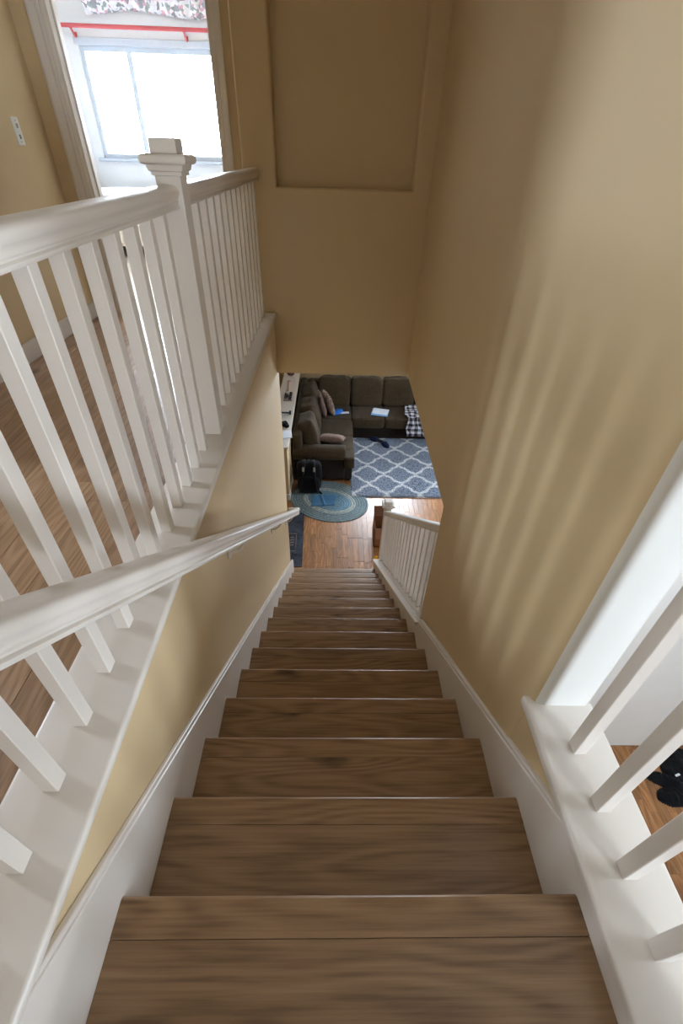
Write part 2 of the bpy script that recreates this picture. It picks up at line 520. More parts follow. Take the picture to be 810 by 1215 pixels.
right_wall(bm, YW0, YD, SOFF, ZTOP, 0.035)
# half wall under the right railing
box(bm, 0.5495, 0.690, -0.02, YW0+0.06, 0, CAPR-0.028)
for f in bm.faces:
    if f.material_index == 0 and abs(f.normal.z) > 0.9: f.material_index = 0
wr = struct(obj('wall_right', bm, ['tan', 'entry_white'], smooth=True, angle=25))

# end wall with a bullnosed niche
def end_wall():
    bm = B()
    x0, x1, z0, z1, yf, yb = -0.575, 0.62, SOFF, ZTOP, YE, YD
    n0, n1, m0, m1, dep = -0.370, 0.487, 3.835, 5.15, 0.10
    def rect(x0, x1, z0, z1, y): return [bm.verts.new(p) for p in ((x0, y, z0), (x1, y, z0), (x1, y, z1), (x0, y, z1))]
    o = rect(x0, x1, z0, z1, yf); h = rect(n0, n1, m0, m1, yf); d = rect(n0, n1, m0, m1, yf+dep); bk = rect(x0, x1, z0, z1, yb)
    for i in range(4):
        j = (i+1) % 4
        bm.faces.new((o[i], o[j], h[j], h[i])); bm.faces.new((h[i], h[j], d[j], d[i])); bm.faces.new((o[j], o[i], bk[i], bk[j]))
    bm.faces.new(d); bm.faces.new(bk[::-1])
    bm.edges.ensure_lookup_table()
    rim = [e for e in bm.edges if all(v in h for v in e.verts)]
    left = [e for e in bm.edges if set(e.verts) == {o[3], o[0]}]
    bmesh.ops.bevel(bm, geom=rim, offset=0.018, segments=5, profile=0.5, affect='EDGES')
    bmesh.ops.bevel(bm, geom=left, offset=0.014, segments=4, profile=0.5, affect='EDGES')
    return struct(obj('wall_end', bm, 'tan', smooth=True, angle=30))
end_wall()

# hall left wall, door wall
HY0, HY1 = 0.62, 1.60                # doorway in the hall wall, left of the frame
wall_with_hole('wall_hall', 'tan', 'x', XH-0.12, 0.12, YBACK, YD, FU, ZTOP, (HY0, HY1, FU, 5.03))
DX0, DX1, DZ = -1.612, -0.712, 5.03
wall_with_hole('wall_door', 'tan', 'y', YD, 0.12, -4.0, 0.62, FU, ZTOP, (DX0, DX1, FU, DZ))
bm = B(); box(bm, XH, XH+0.014, YBACK, HY0-0.06, FU, FU+0.108, 0.004); box(bm, XH, XH+0.014, HY1+0.06, YD-0.001, FU, FU+0.108, 0.004); struct(obj('baseboard_hall', bm, 'white'))
bm = B(); box(bm, XH+0.015, -1.705, YD-0.014, YD, FU, FU+0.108, 0.003); struct(obj('baseboard_door', bm, 'white'))
# bedroom shell
bm = B(); box(bm, -3.09, -2.97, YD+0.12, YB, FU, ZTOP); struct(obj('wall_bedroom_left', bm, 'bed_white'))
bm = B(); box(bm, 0.6, 0.72, YD+0.12, YB, FU, ZTOP); struct(obj('wall_bedroom_right', bm, 'bed_white'))
wall_with_hole('wall_bedroom_far', 'bed_white', 'y', YB, 0.12, -4.0, 0.72, FU, ZTOP, WA)
# entry and outer shell
bm = B(); box(bm, 0.688, XR_OUT, 1.806, 1.93, 0, ZTOP); struct(obj('wall_entry_far', bm, 'entry_white'))
bm = B()
for (p, q, r, s) in ((YBACK, WD[0], 0, ZTOP), (WD[0], WD[1], 0, WD[2]), (WD[0], WD[1], WD[3], ZTOP), (WD[1], WC[0], 0, ZTOP), (WC[0], WC[1], 0, WC[2]), (WC[0], WC[1], WC[3], ZTOP), (WC[1], YL, 0, ZTOP)):
    box(bm, XR_OUT, XR_OUT+0.12, p, q, r, s)
struct(obj('wall_outer_right', bm, 'entry_white'))
wall_with_hole('wall_back', 'tan', 'y', YBACK-0.12, 0.12, -4.0, XR_OUT, 0, ZTOP, WE)
wall_with_hole('wall_living_far', 'tan', 'y', YL, 0.12, -4.0, XR_OUT, 0, FU, WB)
wall_with_hole('wall_outer_left', 'tan', 'x', -4.12, 0.12, YBACK, YL, 0, ZTOP, WF)
bm = B(); box(bm, -4.0, XH-0.12, -0.62, -0.5, FU, ZTOP); struct(obj('wall_side_room', bm, 'tan'))
bm = B(); box(bm, -4.0, XH-0.12, -0.5, YD, FU-0.008, FU-0.001); box(bm, XH-0.12, XH, HY0, HY1, FU-0.008, FU-0.001); struct(obj('floor_side_room', bm, 'carpet'))
bm = B()
box(bm, XH, XH+0.02, HY0-0.06, HY0, FU, 5.09, 0.004, 1); box(bm, XH, XH+0.02, HY1, HY1+0.06, FU, 5.09, 0.004, 1); box(bm, XH, XH+0.02, HY0, HY1, 5.03, 5.09, 0.004, 1)
struct(obj('trim_6', bm, 'white'))
bm = B(); box(bm, -4.12, XR_OUT+0.12, YBACK-0.12, YB+0.12, ZTOP, ZTOP+0.1); struct(obj('ceiling', bm, 'ceiling'))

# door casing on the hall side and jamb lining
def casing(name, xin, sgn, w):
    bm = B()
    prof = [(0, 0), (0, -0.010), (0.012, -0.013), (0.02, -0.012), (0.022, -0.017), (0.035, -0.019), (0.04, -0.015), (w-0.028, -0.021), (w-0.012, -0.023), (w, -0.020), (w, 0)]
    poly = [(xin+sgn*p[0], YD+p[1]) for p in prof]
    prism(bm, poly, 'z', FU, DZ+w)
    return struct(obj(name, bm, 'white', smooth=True, angle=20))
casing('trim_1', DX0, -1, 0.092)
casing('trim_2', DX1, 1, 0.058)
bm = B(); box(bm, DX0, DX1, YD-0.02, YD, DZ, DZ+0.09); struct(obj('trim_3', bm, 'white'))
bm = B()
box(bm, DX0, DX0+0.016, YD-0.004, YD+0.124, FU, DZ); box(bm, DX1-0.016, DX1, YD-0.004, YD+0.124, FU, DZ)
box(bm, DX0+0.016, DX0+0.028, YD+0.05, YD+0.085, FU, DZ); box(bm, DX1-0.028, DX1-0.016, YD+0.05, YD+0.085, FU, DZ)
box(bm, DX0+0.016, DX1-0.016, YD-0.004, YD+0.124, DZ-0.016, DZ)
struct(obj('trim_4', bm, 'white'))

# windows: frame, mullions, panes
def window(name, axis, plane, rect, mulls, sign):
    a0, a1, z0, z1 = rect
    def bx(bm, p, q, d0, d1, r, s, bev=0.003):
        if axis == 'y': box(bm, p, q, min(plane+d0*sign, plane+d1*sign), max(plane+d0*sign, plane+d1*sign), r, s, bev, 1)
        else: box(bm, min(plane+d0*sign, plane+d1*sign), max(plane+d0*sign, plane+d1*sign), p, q, r, s, bev, 1)
    fw = 0.045
    bm = B()
    for (p, q, r, s) in ((a0, a0+fw, z0, z1), (a1-fw, a1, z0, z1), (a0+fw, a1-fw, z0, z0+fw), (a0+fw, a1-fw, z1-fw, z1)):
        bx(bm, p, q, 0.03, 0.09, r, s)
    w = struct(obj(name, bm, 'frame'))
    edges = [a0+fw]+mulls+[a1-fw]
    for m_ in mulls:
        bm = B(); bx(bm, m_-0.028, m_+0.028, 0.035, 0.085, z0+fw, z1-fw); obj('mullion', bm, 'frame', w)
    for p, q in zip(edges[:-1], edges[1:]):
        bm = B(); bx(bm, p+0.005, q-0.005, 0.058, 0.062, z0+fw, z1-fw, 0); obj('pane', bm, 'glass', w)
    bm = B(); bx(bm, a0-0.05, a1+0.05, -0.05, 0.03, z0-0.03, z0, 0.004); obj('window_sill', bm, 'frame', w)
    bm = B(); bx(bm, a0-0.03, a1+0.03, -0.018, 0.0, z1, z1+0.06, 0.004); obj('head_casing', bm, 'frame', w)
    return w
window('window_1', 'y', YB, WA, [-2.29], 1)
window('window_2', 'y', YL, WB, [1.2], 1)
window('window_3', 'x', XR_OUT, WC, [], 1)
window('window_4', 'x', XR_OUT, WD, [], 1)
window('window_6', 'x', -4.0, WF, [], -1)
window('window_5', 'y', YBACK, WE, [], -1)

# ------------------------------------------------------------------ staircase
stair = thing('staircase', 'straight flight of brown oak stairs with white skirt boards going down', 'staircase', (0.055, 2.0, 0))
NB = 0.068
def tread_mesh(bm):
    box(bm, XL, XRT, -(RUN+0.022), -NB-0.0008, -0.028, 0, 0.001, 1)
def nosing_mesh(bm):
    R = 0.011
    poly = [(-NB, -0.028), (-NB, 0.0)]
    for k in range(7):
        a = math.radians(90-90*k/6); poly.append((-R+R*math.cos(a), -R+R*math.sin(a)))
    poly += [(0.0, -0.022), (-0.006, -0.028)]
    prism(bm, poly, 'x', XL, XRT)
proto = None
for k in range(15):
    y, z = Y0+k*RUN, Z0-k*RISE
    mid = (XL+XRT)/2
    if proto is None:
        b1 = B(); tread_mesh(b1); t_ = obj('tread', b1, 'tread', None, origin=(mid, 0, 0))
        b2 = B(); nosing_mesh(b2); n_ = obj('nosing', b2, 'tread', None, smooth=True, angle=30, origin=(mid, 0, 0))
        b3 = B(); box(b3, XL, XRT, -0.036, -0.022, -0.028-RISE+0.028, -0.028); r_ = obj('riser', b3, 'tread', None, origin=(mid, 0, 0))
        proto = (t_, n_, r_)
        for o in proto: WORLD[o.name] = Vector((mid, y, z))
        t_.parent = stair; t_.location = Vector((mid, y, z))-WORLD[stair.name]
        r_.parent = stair; r_.location = t_.location.copy()
        n_.parent = t_; n_.location = (0, 0, 0)
    else:
        c = copy_part(proto[0], 'tread', (mid, y, z), stair)
        copy_part(proto[1], 'nosing', (mid, y, z), c)
        copy_part(proto[2], 'riser', (mid, y, z), stair)
# landing edge above the first step
lnd = copy_part(proto[1], 'nosing', ((XL+XRT)/2, Y0-RUN, Z0+RISE), stair)
copy_part(proto[2], 'riser', ((XL+XRT)/2, Y0-RUN, Z0+RISE), stair)
planks(floor_up, 'plank', XL, XRT+0.004, -0.9, Y0-RUN-NB-0.001, 0.1586, 1.0, FU)

# skirt boards
def skirt_poly(y0, y1, hi, cap):
    yc = Y0+(Z0+hi-cap)/(RISE/RUN)
    pts = [(y0, cap), (max(yc, y0), cap), (y1, nose(y1)+hi), (y1, 0.0), (y1-0.30, 0.0), (y0, nose(y0)-0.30)]
    return pts
bm = B(); prism(bm, skirt_poly(-0.3, 3.705, 0.136, CAPL-0.0265), 'x', WLX, XL, 0.0035, 2)
obj('skirt_board', bm, 'white', stair)
bm = B(); prism(bm, skirt_poly(-0.02, YW1+0.0, 0.128, CAPR-0.0285), 'x', XRT, 0.556, 0.0035, 2)
obj('skirt_board', bm, 'white', stair)
# moulding strip on the skirt boards, dying into the underside of the cap
for (xa, xb, zc, yb, hi) in ((WLX, XL-0.004, CAPL-0.0265, 3.69, 0.136), (XRT+0.004, 0.558, CAPR-0.0285, YW1-0.09, 0.128)):
    S_ = RISE/RUN; y1 = Y0+(Z0+hi-0.002-zc)/S_; y2 = Y0+(Z0+hi+0.016-zc)/S_
    bm = B(); prism(bm, [(y1, zc), (yb, nose(yb)+hi-0.002), (yb, nose(yb)+hi+0.016), (y2, zc)], 'x', xa, xb, 0.003, 2)
    obj('skirt_moulding', bm, 'white', stair)

# ------------------------------------------------------------------ railings
def rail_profile(w, h):
    """moulded handrail outline, centred on x, z from 0 (bottom) to h (top)."""
    half = [(0.30*w, 0.0), (0.40*w, 0.0), (0.43*w, 0.05*h), (0.43*w, 0.13*h), (0.39*w, 0.17*h), (0.36*w, 0.19*h), (0.36*w, 0.24*h), (0.40*w, 0.25*h), (0.42*w, 0.30*h), (0.40*w, 0.35*h), (0.41*w, 0.44*h), (0.45*w, 0.54*h), (0.5*w, 0.62*h), (0.5*w, 0.80*h), (0.47*w, 0.88*h), (0.38*w, 0.95*h), (0.2*w, 0.99*h)]
    return half+[(0, h)]+[(-x, z) for x, z in half[::-1]]

def sweep_rail(name, pts, w, h, parent, mat='white'):
    """pts: centre-bottom points of the rail along its run (in the x = const plane mostly)."""
    bm = B(); rings = []
    prof = rail_profile(w, h)
    P = [Vector(p) for p in pts]
    for i, p in enumerate(P):
        t0 = (P[i]-P[i-1]).normalized() if i else (P[1]-P[0]).normalized()
        t1 = (P[i+1]-P[i]).normalized() if i < len(P)-1 else t0
        t = (t0+t1).normalized()
        h_ = Vector((t.x, t.y, 0)).normalized()
        side = Vector((h_.y, -h_.x, 0)); k = 1/max(0.3, t0.dot(t))
        if abs(t0.to_2d().normalized().dot(t1.to_2d().normalized())) > 0.999: k = 1
        rings.append([p+side*(x*k)+Vector((0, 0, z)) for x, z in prof])
    loft(bm, rings)
    return obj(name, bm, mat, parent, smooth=True, angle=38)

def cap_moulding(x0, x1, y0, y1, z0, z1, r=0.010):
    bm = B(); box(bm, x0, x1, y0, y1, z0, z1, r, 3)
    return bm

# --- upper left guard railing
gl = thing('guard_railing', 'white balustrade with square newel post between the hall and the stairwell', 'railing', (-0.505, 1.0, CAPL-0.026))
bm = B(); box(bm, -0.588, -0.4165, -1.3, YE-0.0005, CAPL-0.026, CAPL, 0.009, 3)
obj('curb_cap', bm, 'white', gl, smooth=True, angle=50)
BW = 0.031
bm = B(); box(bm, -BW/2, BW/2, -BW/2, BW/2, 0, 0.783, 0.0015, 1)
bal = obj('baluster', bm, 'white', None, origin=(0, 0, 0))
first = [1.5525-0.1205*i for i in range(20)]
second = [3.365-0.128*i for i in range(13)]
done = False
for yb in first+second:
    w = Vector((-0.505, yb, CAPL))
    if not done:
        bal.parent = gl; bal.location = w-WORLD[gl.name]; WORLD[bal.name] = w; done = True
    else: copy_part(bal, 'baluster', w, gl)
sweep_rail('handrail', [(-0.505, -1.2, 3.868), (-0.505, 1.672, 3.868)], 0.070, 0.060, gl)
sweep_rail('handrail', [(-0.505, 1.74, 3.868), (-0.505, YE-0.001, 3.868)], 0.070, 0.060, gl)

def newel(parent, cx, cy, z0, ztop, w):
    h = w/2
    bm = B(); box(bm, cx-h, cx+h, cy-h, cy+h, z0, ztop-0.035, 0.002, 1)
    n = obj('newel_post', bm, 'white', parent)
    bm = B()
    zc = ztop-0.088
    def ring(o, z): return [(cx-h-o, cy-h-o, z), (cx+h+o, cy-h-o, z), (cx+h+o, cy+h+o, z), (cx-h-o, cy+h+o, z)]
    rings = [ring(0.001, zc), ring(0.007, zc+0.001), ring(0.007, zc+0.010), ring(0.012, zc+0.012), ring(0.015, zc+0.020), ring(0.015, zc+0.026)]
    for k in range(7):
        a = math.radians(-90+180*k/6); rings.append(ring(0.019+0.011*math.cos(a), zc+0.039+0.0125*math.sin(a)))
    rings += [ring(0.001, zc+0.052), ring(0.001, ztop-0.003), ring(-0.002, ztop)]
    loft(bm, rings)
    obj('newel_cap', bm, 'white', n, smooth=True, angle=40)
    return n
newel(gl, -0.497, 1.706, CAPL, 4.037, 0.074)

# --- upper right guard railing
gr = thing('guard_railing', 'white balustrade on the low wall overlooking the entry at right', 'railing', (0.617, 0.3, CAPR-0.028))
bm = B()
prism(bm, [(0.5265, -0.02), (0.706, -0.02), (0.706, YW0+0.010), (xr(YW0)+0.012, YW0+0.010), (xr(YW0)+0.002, YW0+0.030), (0.5265, YW0+0.030)], 'z', CAPR-0.028, CAPR, 0.006, 3)
obj('curb_cap', bm, 'white', gr, smooth=True, angle=50)
for yn in (0.49, 0.366, 0.246, 0.127, 0.007):
    copy_part(bal, 'baluster', (0.6175, yn+BW/2, CAPR), gr)
sweep_rail('handrail', [(0.6175, -0.02, 3.66), (0.6175, YW0-0.001, 3.66)], 0.070, 0.060, gr)

# --- lower stair railing
ll = thing('stair_railing', 'white sloped balustrade with newel beside the lowest steps', 'railing', (0.6, 3.0, 0))
S = RISE/RUN
bm = B()
prism(bm, [(YW1, 0.0), (3.90, 0.0), (3.90, nose(3.90)+0.092), (YW1, nose(YW1)+0.092)], 'x', XRT+0.001, 0.668)
obj('curb_wall', bm, 'white', ll)
bm = B(); ya, yb = 1.695, 3.915
prism(bm, [(ya, nose(ya)+0.09), (yb, nose(yb)+0.09), (yb, nose(yb)+0.12), (ya, nose(ya)+0.12)], 'x', 0.510, 0.558, 0.006, 2)
ya = YW1
prism(bm, [(ya, nose(ya)+0.09), (yb, nose(yb)+0.09), (yb, nose(yb)+0.12), (ya, nose(ya)+0.12)], 'x', 0.556, 0.685, 0.004, 2)
obj('curb_cap', bm, 'white', ll)
bm = B(); prism(bm, [(-BW/2, 0.122+S*BW/2-0.01), (BW/2, 0.122-S*BW/2-0.01), (BW/2, 0.812-S*BW/2), (-BW/2, 0.812+S*BW/2)], 'x', -BW/2, BW/2)
lb = obj('baluster', bm, 'white', None, origin=(0, 0, 0))
for i in range(16):
    yb_ = 3.625-0.1145*i
    w = Vector((0.606, yb_, nose(yb_)))
    if i == 0: lb.parent = ll; lb.location = w-WORLD[ll.name]; WORLD[lb.name] = w
    else: copy_part(lb, 'baluster', w, ll)
ya, yb = YW1-0.001+0.001, 3.80
sweep_rail('handrail', [(0.606, ya, nose(ya)+0.805), (0.606, yb, nose(yb)+0.805)], 0.062, 0.066, ll)
newel(ll, 0.613, 3.838, nose(3.84)+0.10, 1.125, 0.074)

# --- wall handrail on the left
wh = thing('wall_handrail', 'white moulded handrail fixed along the left stair wall', 'handrail', (-0.36, 1.8, 1.9))
hy0, hy1 = -0.5, 3.72
sweep_rail('rail', [(-0.362, hy0, nose(hy0)+0.808), (-0.362, hy1, nose(hy1)+0.808), (-0.362, hy1+0.055, nose(hy1)+0.808-0.02), (-0.412, hy1+0.09, nose(hy1)+0.808-0.022), (-0.452, hy1+0.09, nose(hy1)+0.808-0.022)][:3], 0.064, 0.072, wh)
bm = B(); zc = nose(hy1)+0.808-0.02
box(bm, WLX-0.02, -0.335, hy1+0.03, hy1+0.075, zc+0.005, zc+0.062, 0.012, 3)
obj('rail_return', bm, 'white', wh, smooth=True, angle=40)
for yk in (0.25, 1.42, 2.55, 3.35):
    zb = nose(yk)+0.808
    bm = B()
    tube(bm, [(WLX+0.001, yk, zb-0.075), (WLX+0.03, yk, zb-0.07), (WLX+0.058, yk, zb-0.045), (-0.362, yk, zb-0.012), (-0.362, yk, zb+0.004)], 0.0065, 10)
    superell(bm, (WLX+0.004, yk, zb-0.075), (0.007, 0.03, 0.03), 1, 1, 16, 8)
    obj('bracket', bm, 'white', wh, smooth=True, angle=50)

# ------------------------------------------------------------------ upstairs: switch, bedroom
sw = thing('light_switch', 'white double toggle switch plate on the hall wall', 'light switch', (XH, 3.355, 4.0))
bm = B(); box(bm, XH, XH+0.006, 3.320, 3.390, 3.998, 4.122, 0.002, 2); obj('plate', bm, 'switch', sw)
for zz_ in (4.036, 4.084):
    bm = B(); box(bm, XH+0.005, XH+0.012, 3.350, 3.360, zz_-0.010, zz_+0.010, 0.001, 1); obj('toggle', bm, 'switch_dark', sw)
for zz_ in (4.014, 4.106):
    bm = B(); tube(bm, [(XH+0.005, 3.355, zz_), (XH+0.0075, 3.355, zz_)], 0.0035, 8); obj('screw', bm, 'switch_dark', sw)

rodt = thing('curtain_rod', 'red curtain rod with bracket above the bedroom window', 'curtain rod', (-1.9, 6.9, 4.94))
bm = B(); tube(bm, [(-2.95, 6.90, 4.975), (-0.4, 6.90, 4.975)], 0.018, 12); obj('rod', bm, 'rod', rodt, smooth=True, angle=50)
for xb_ in (-2.80, -1.62, -0.5):
    bm = B(); tube(bm, [(xb_, YB, 4.90), (xb_, 6.96, 4.905), (xb_, 6.90, 4.955)], 0.011, 8)
    box(bm, xb_-0.014, xb_+0.014, YB-0.008, YB, 4.86, 4.94, 0.003, 1)
    superell(bm, (xb_, 6.90, 4.965), (0.018, 0.020, 0.020), 1, 1, 12, 8)
    obj('bracket', bm, 'rod', rodt, smooth=True, angle=50)

def valance():
    bm = B(); nx, nz = 150, 18
    x0, x1, z0, z1 = -2.62, -0.5, 5.075, 5.38
    grid = []
    for j in range(nz+1):
        t = j/nz; row = []
        for i in range(nx+1):
            s = i/nx; x = x0+(x1-x0)*s
            puff = math.sin(math.pi*min(1, t*1.15))**0.6 if 0 < t*1.15 < 1 else 0.0
            fold = 0.018*math.sin(x*46+1.5*noise.noise(Vector((x*3, t, 0))))+0.02*noise.noise(Vector((x*11, t*4, 3)))
            scal = 0.022*math.sin(x*5.2)+0.015*noise.noise(Vector((x*14, 5, 0)))
            row.append(Vector((x, 6.93-0.09*puff-fold*(0.4+puff), z0+scal*(1-t)+(z1-z0)*t)))
        grid.append(row)
    fr = [[bm.verts.new(p) for p in r] for r in grid]
    bk = [[bm.verts.new((p.x, 6.985, p.z+0.01)) for p in r] for r in grid]
    for j in range(nz):
        for i in range(nx):
            bm.faces.new((fr[j][i], fr[j][i+1], fr[j+1][i+1], fr[j+1][i]))
            bm.faces.new((bk[j][i+1], bk[j][i], bk[j+1][i], bk[j+1][i+1]))
    for i in range(nx):
        bm.faces.new((fr[0][i+1], fr[0][i], bk[0][i], bk[0][i+1])); bm.faces.new((fr[nz][i], fr[nz][i+1], bk[nz][i+1], bk[nz][i]))
    for j in range(nz):
        bm.faces.new((fr[j][0], fr[j+1][0], bk[j+1][0], bk[j][0])); bm.faces.new((fr[j+1][nx], fr[j][nx], bk[j][nx], bk[j+1][nx]))
    return tag(obj('valance', bm, 'floral', smooth=True), 'ruffled floral valance above the red rod in the bedroom', 'valance')
valance()

bed = thing('bed', 'low white bed under the bedroom window', 'bed', (-2.0, 6.4, FU))
bm = B(); box(bm, -2.93, -0.95, 5.90, 6.92, FU+0.12, FU+0.32, 0.02, 2); obj('bed_base', bm, 'white', bed)
for (xa, ya) in ((-2.88, 5.95), (-1.0, 5.95), (-2.88, 6.87), (-1.0, 6.87)):
    bm = B(); box(bm, xa-0.03, xa+0.03, ya-0.03, ya+0.03, FU, FU+0.13, 0.004, 1); obj('leg', bm, 'white', bed)
bm = B(); superell(bm, (-1.94, 6.40, FU+0.46), (1.0, 0.54, 0.165), 0.25, 0.3, 48, 16, None, 0.02, 2); obj('duvet', bm, 'duvet', bed, smooth=True)

# ------------------------------------------------------------------ living room: low wall with ledge
lw = struct(obj('wall_low', (lambda b: (box(b, -0.845, -0.605, 5.30, 7.98, 0, 0.872), b)[1])(B()), 'tan'))
bm = B(); box(bm, -0.868, -0.583, 5.275, 8.0, 0.872, 0.90, 0.006, 2); struct(obj('trim_5', bm, 'white'))
bm = B(); box(bm, -0.86, -0.593, 5.284, 5.30, 0, 0.11, 0.003, 1); box(bm, -0.605, -0.592, 5.30, 7.98, 0, 0.11, 0.003, 1)
struct(obj('baseboard_low', bm, 'white'))

# ------------------------------------------------------------------ sectional sofa
so = thing('sectional_sofa', 'dark brown corner sectional sofa along the low wall and far wall', 'sofa', (0.4, 6.9, 0))
def rb(name, x0, x1, y0, y1, z0, z1, mat='sofa', e=0.28, parent=so, wob=0.012, rot=None, seed=1, nu=40, nv=18):
    bm = B(); superell(bm, ((x0+x1)/2, (y0+y1)/2, (z0+z1)/2), ((x1-x0)/2, (y1-y0)/2, (z1-z0)/2), e, e, nu, nv, rot, wob, seed)
    return obj(name, bm, mat, parent, smooth=True)
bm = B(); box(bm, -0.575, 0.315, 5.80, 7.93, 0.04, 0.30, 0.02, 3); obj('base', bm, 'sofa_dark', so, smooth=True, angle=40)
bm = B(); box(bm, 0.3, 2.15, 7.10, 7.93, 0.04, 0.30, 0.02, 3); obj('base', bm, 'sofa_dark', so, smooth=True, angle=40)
bm = B(); box(bm, -0.578, -0.44, 5.80, 7.95, 0.28, 0.80, 0.04, 4); obj('back_frame', bm, 'sofa', so, smooth=True, angle=40)
bm = B(); box(bm, -0.44, 2.15, 7.80, 7.95, 0.28, 0.80, 0.04, 4); obj('back_frame', bm, 'sofa', so, smooth=True, angle=40)
# arm at the near end: panel plus rolled top
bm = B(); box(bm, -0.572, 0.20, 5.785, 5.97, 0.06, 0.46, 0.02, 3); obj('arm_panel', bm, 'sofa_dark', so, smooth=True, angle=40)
bm = B()
rings = []
for x, k in ((-0.578, 0.9), (-0.56, 1.0), (-0.2, 1.0), (0.12, 1.0), (0.18, 0.98), (0.203, 0.9), (0.21, 0.7)):
    rings.append([(x, 5.875+0.125*k*math.cos(2*math.pi*q/20), 0.475+0.115*k*math.sin(2*math.pi*q/20)) for q in range(20)])
loft(bm, rings); obj('arm_roll', bm, 'sofa', so, smooth=True, angle=60)
# seat cushions
for i, (a_, b_) in enumerate(((5.98, 6.43), (6.43, 7.0))):
    rb('seat_cushion', -0.28, 0.345, a_, b_, 0.27, 0.462, e=0.2, seed=i+2)
rb('seat_cushion', -0.34, 0.325, 7.0, 7.62, 0.27, 0.462, e=0.2, seed=4)
for i, (a_, b_) in enumerate(((0.325, 0.905), (0.905, 1.49), (1.49, 2.1))):
    rb('seat_cushion', a_, b_, 7.02, 7.62, 0.27, 0.462, e=0.2, seed=5+i)
rb('seat_cushion', 0.19, 0.345, 5.74, 6.03, 0.27, 0.455, e=0.3, seed=9)
# front panel under the near seat projecting past the arm
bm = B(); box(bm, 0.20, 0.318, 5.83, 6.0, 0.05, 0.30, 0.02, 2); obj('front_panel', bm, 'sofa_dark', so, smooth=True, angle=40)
# back cushions of the long side (by the low wall), leaning
Rm = Matrix.Rotation(math.radians(-16), 3, 'Y')
for i, (a_, b_) in enumerate(((5.93, 6.44), (6.44, 7.0), (7.0, 7.62))):
    bm = B(); superell(bm, (-0.345, (a_+b_)/2, 0.665), (0.13, (b_-a_)/2*1.0, 0.245), 0.45, 0.4, 36, 18, Rm, 0.03, 11+i)
    obj('back_cushion', bm, 'sofa', so, smooth=True)
Rm2 = Matrix.Rotation(math.radians(-12), 3, 'X')
for i, (a_, b_) in enumerate(((-0.24, 0.315), (0.325, 0.885), (0.885, 1.45), (1.45, 2.05))):
    bm = B(); superell(bm, ((a_+b_)/2, 7.645, 0.685), ((b_-a_)/2*1.0, 0.13, 0.255), 0.3, 0.3, 40, 18, Rm2, 0.025, 21+i)
    obj('back_cushion', bm, 'sofa', so, smooth=True)
for (xa, ya) in ((-0.52, 5.86), (0.26, 5.88), (0.4, 7.16), (2.08, 7.16), (-0.52, 7.86), (2.08, 7.86)):
    bm = B(); box(bm, xa-0.03, xa+0.03, ya-0.03, ya+0.03, 0, 0.05); obj('foot', bm, 'black', so)

# throw pillows
def pillow(name, c, s, rot, mat, label, seed):
    bm = B()
    n = 16
    gt, gb = {}, {}
    for j in range(n+1):
        for i in range(n+1):
            u, v = -1+2*i/n, -1+2*j/n
            pin = 1-0.10*(abs(u)**2*abs(v)**0+abs(v)**2*0)*(1-abs(v))-0.0
            px = u*s[0]*(1-0.09*(1-abs(v)**2)*abs(u)**6); py = v*s[1]*(1-0.09*(1-abs(u)**2)*abs(v)**6)
            h = s[2]*(max(0, (1-u**4)*(1-v**4)))**0.55+0.004+0.006*noise.noise(Vector((u*3, v*3, seed)))
            gt[i, j] = bm.verts.new(rot @ Vector((px, py, h))+Vector(c))
            edge = i in (0, n) or j in (0, n)
            gb[i, j] = gt[i, j] if edge else bm.verts.new(rot @ Vector((px, py, -h))+Vector(c))
    for j in range(n):
        for i in range(n):
            bm.faces.new((gt[i, j], gt[i+1, j], gt[i+1, j+1], gt[i, j+1]))
            bm.faces.new((gb[i, j], gb[i, j+1], gb[i+1, j+1], gb[i+1, j]))
    return tag(obj(name, bm, mat, smooth=True), label, 'pillow')
Rz = lambda a: Matrix.Rotation(math.radians(a), 3, 'Z'); Ry = lambda a: Matrix.Rotation(math.radians(a), 3, 'Y'); Rxm = lambda a: Matrix.Rotation(math.radians(a), 3, 'X')
pillow('throw_pillow', (-0.075, 7.24, 0.645), (0.19, 0.19, 0.06), Rz(18) @ Ry(72), 'pillow_pat', 'patterned grey throw pillow standing in the sofa corner, nearer the blue pouch', 3)
pillow('throw_pillow', (-0.185, 7.20, 0.645), (0.19, 0.185, 0.045), Rz(10) @ Ry(76), 'pillow_rose', 'taupe throw pillow wedged behind the patterned pillow in the sofa corner', 5)
pillow('throw_pillow', (0.0, 6.19, 0.535), (0.205, 0.17, 0.06), Rz(-8) @ Rxm(-22), 'pillow_rose', 'dusty rose pillow lying on the seat beside the rolled sofa arm', 8)

# things on the sofa
def sheet(name, c, sx, sy, rz, th, mat, label, cat, parent=None):
    bm = B(); box(bm, -sx/2, sx/2, -sy/2, sy/2, 0, th)
    bm.transform(Matrix.Translation(c) @ Matrix.Rotation(math.radians(rz), 4, 'Z'))
    o = obj(name, bm, mat, parent)
    if label: tag(o, label, cat)
    return o
pf = thing('paper_stack', 'white papers on a pale blue folder lying on the far sofa seat', 'papers', (0.84, 7.27, 0.468))
sheet('folder', (0.835, 7.26, 0.466), 0.29, 0.27, -12, 0.006, 'bluepaper', None, None, pf)
sheet('paper', (0.845, 7.285, 0.472), 0.27, 0.215, -16, 0.004, 'paper', None, None, pf)
sheet('paper', (0.835, 7.275, 0.476), 0.255, 0.2, -10, 0.003, 'paper', None, None, pf)
bp = thing('blue_pouch', 'bright blue crumpled pouch with white slip on the corner seat', 'pouch', (0.1, 7.2, 0.465))
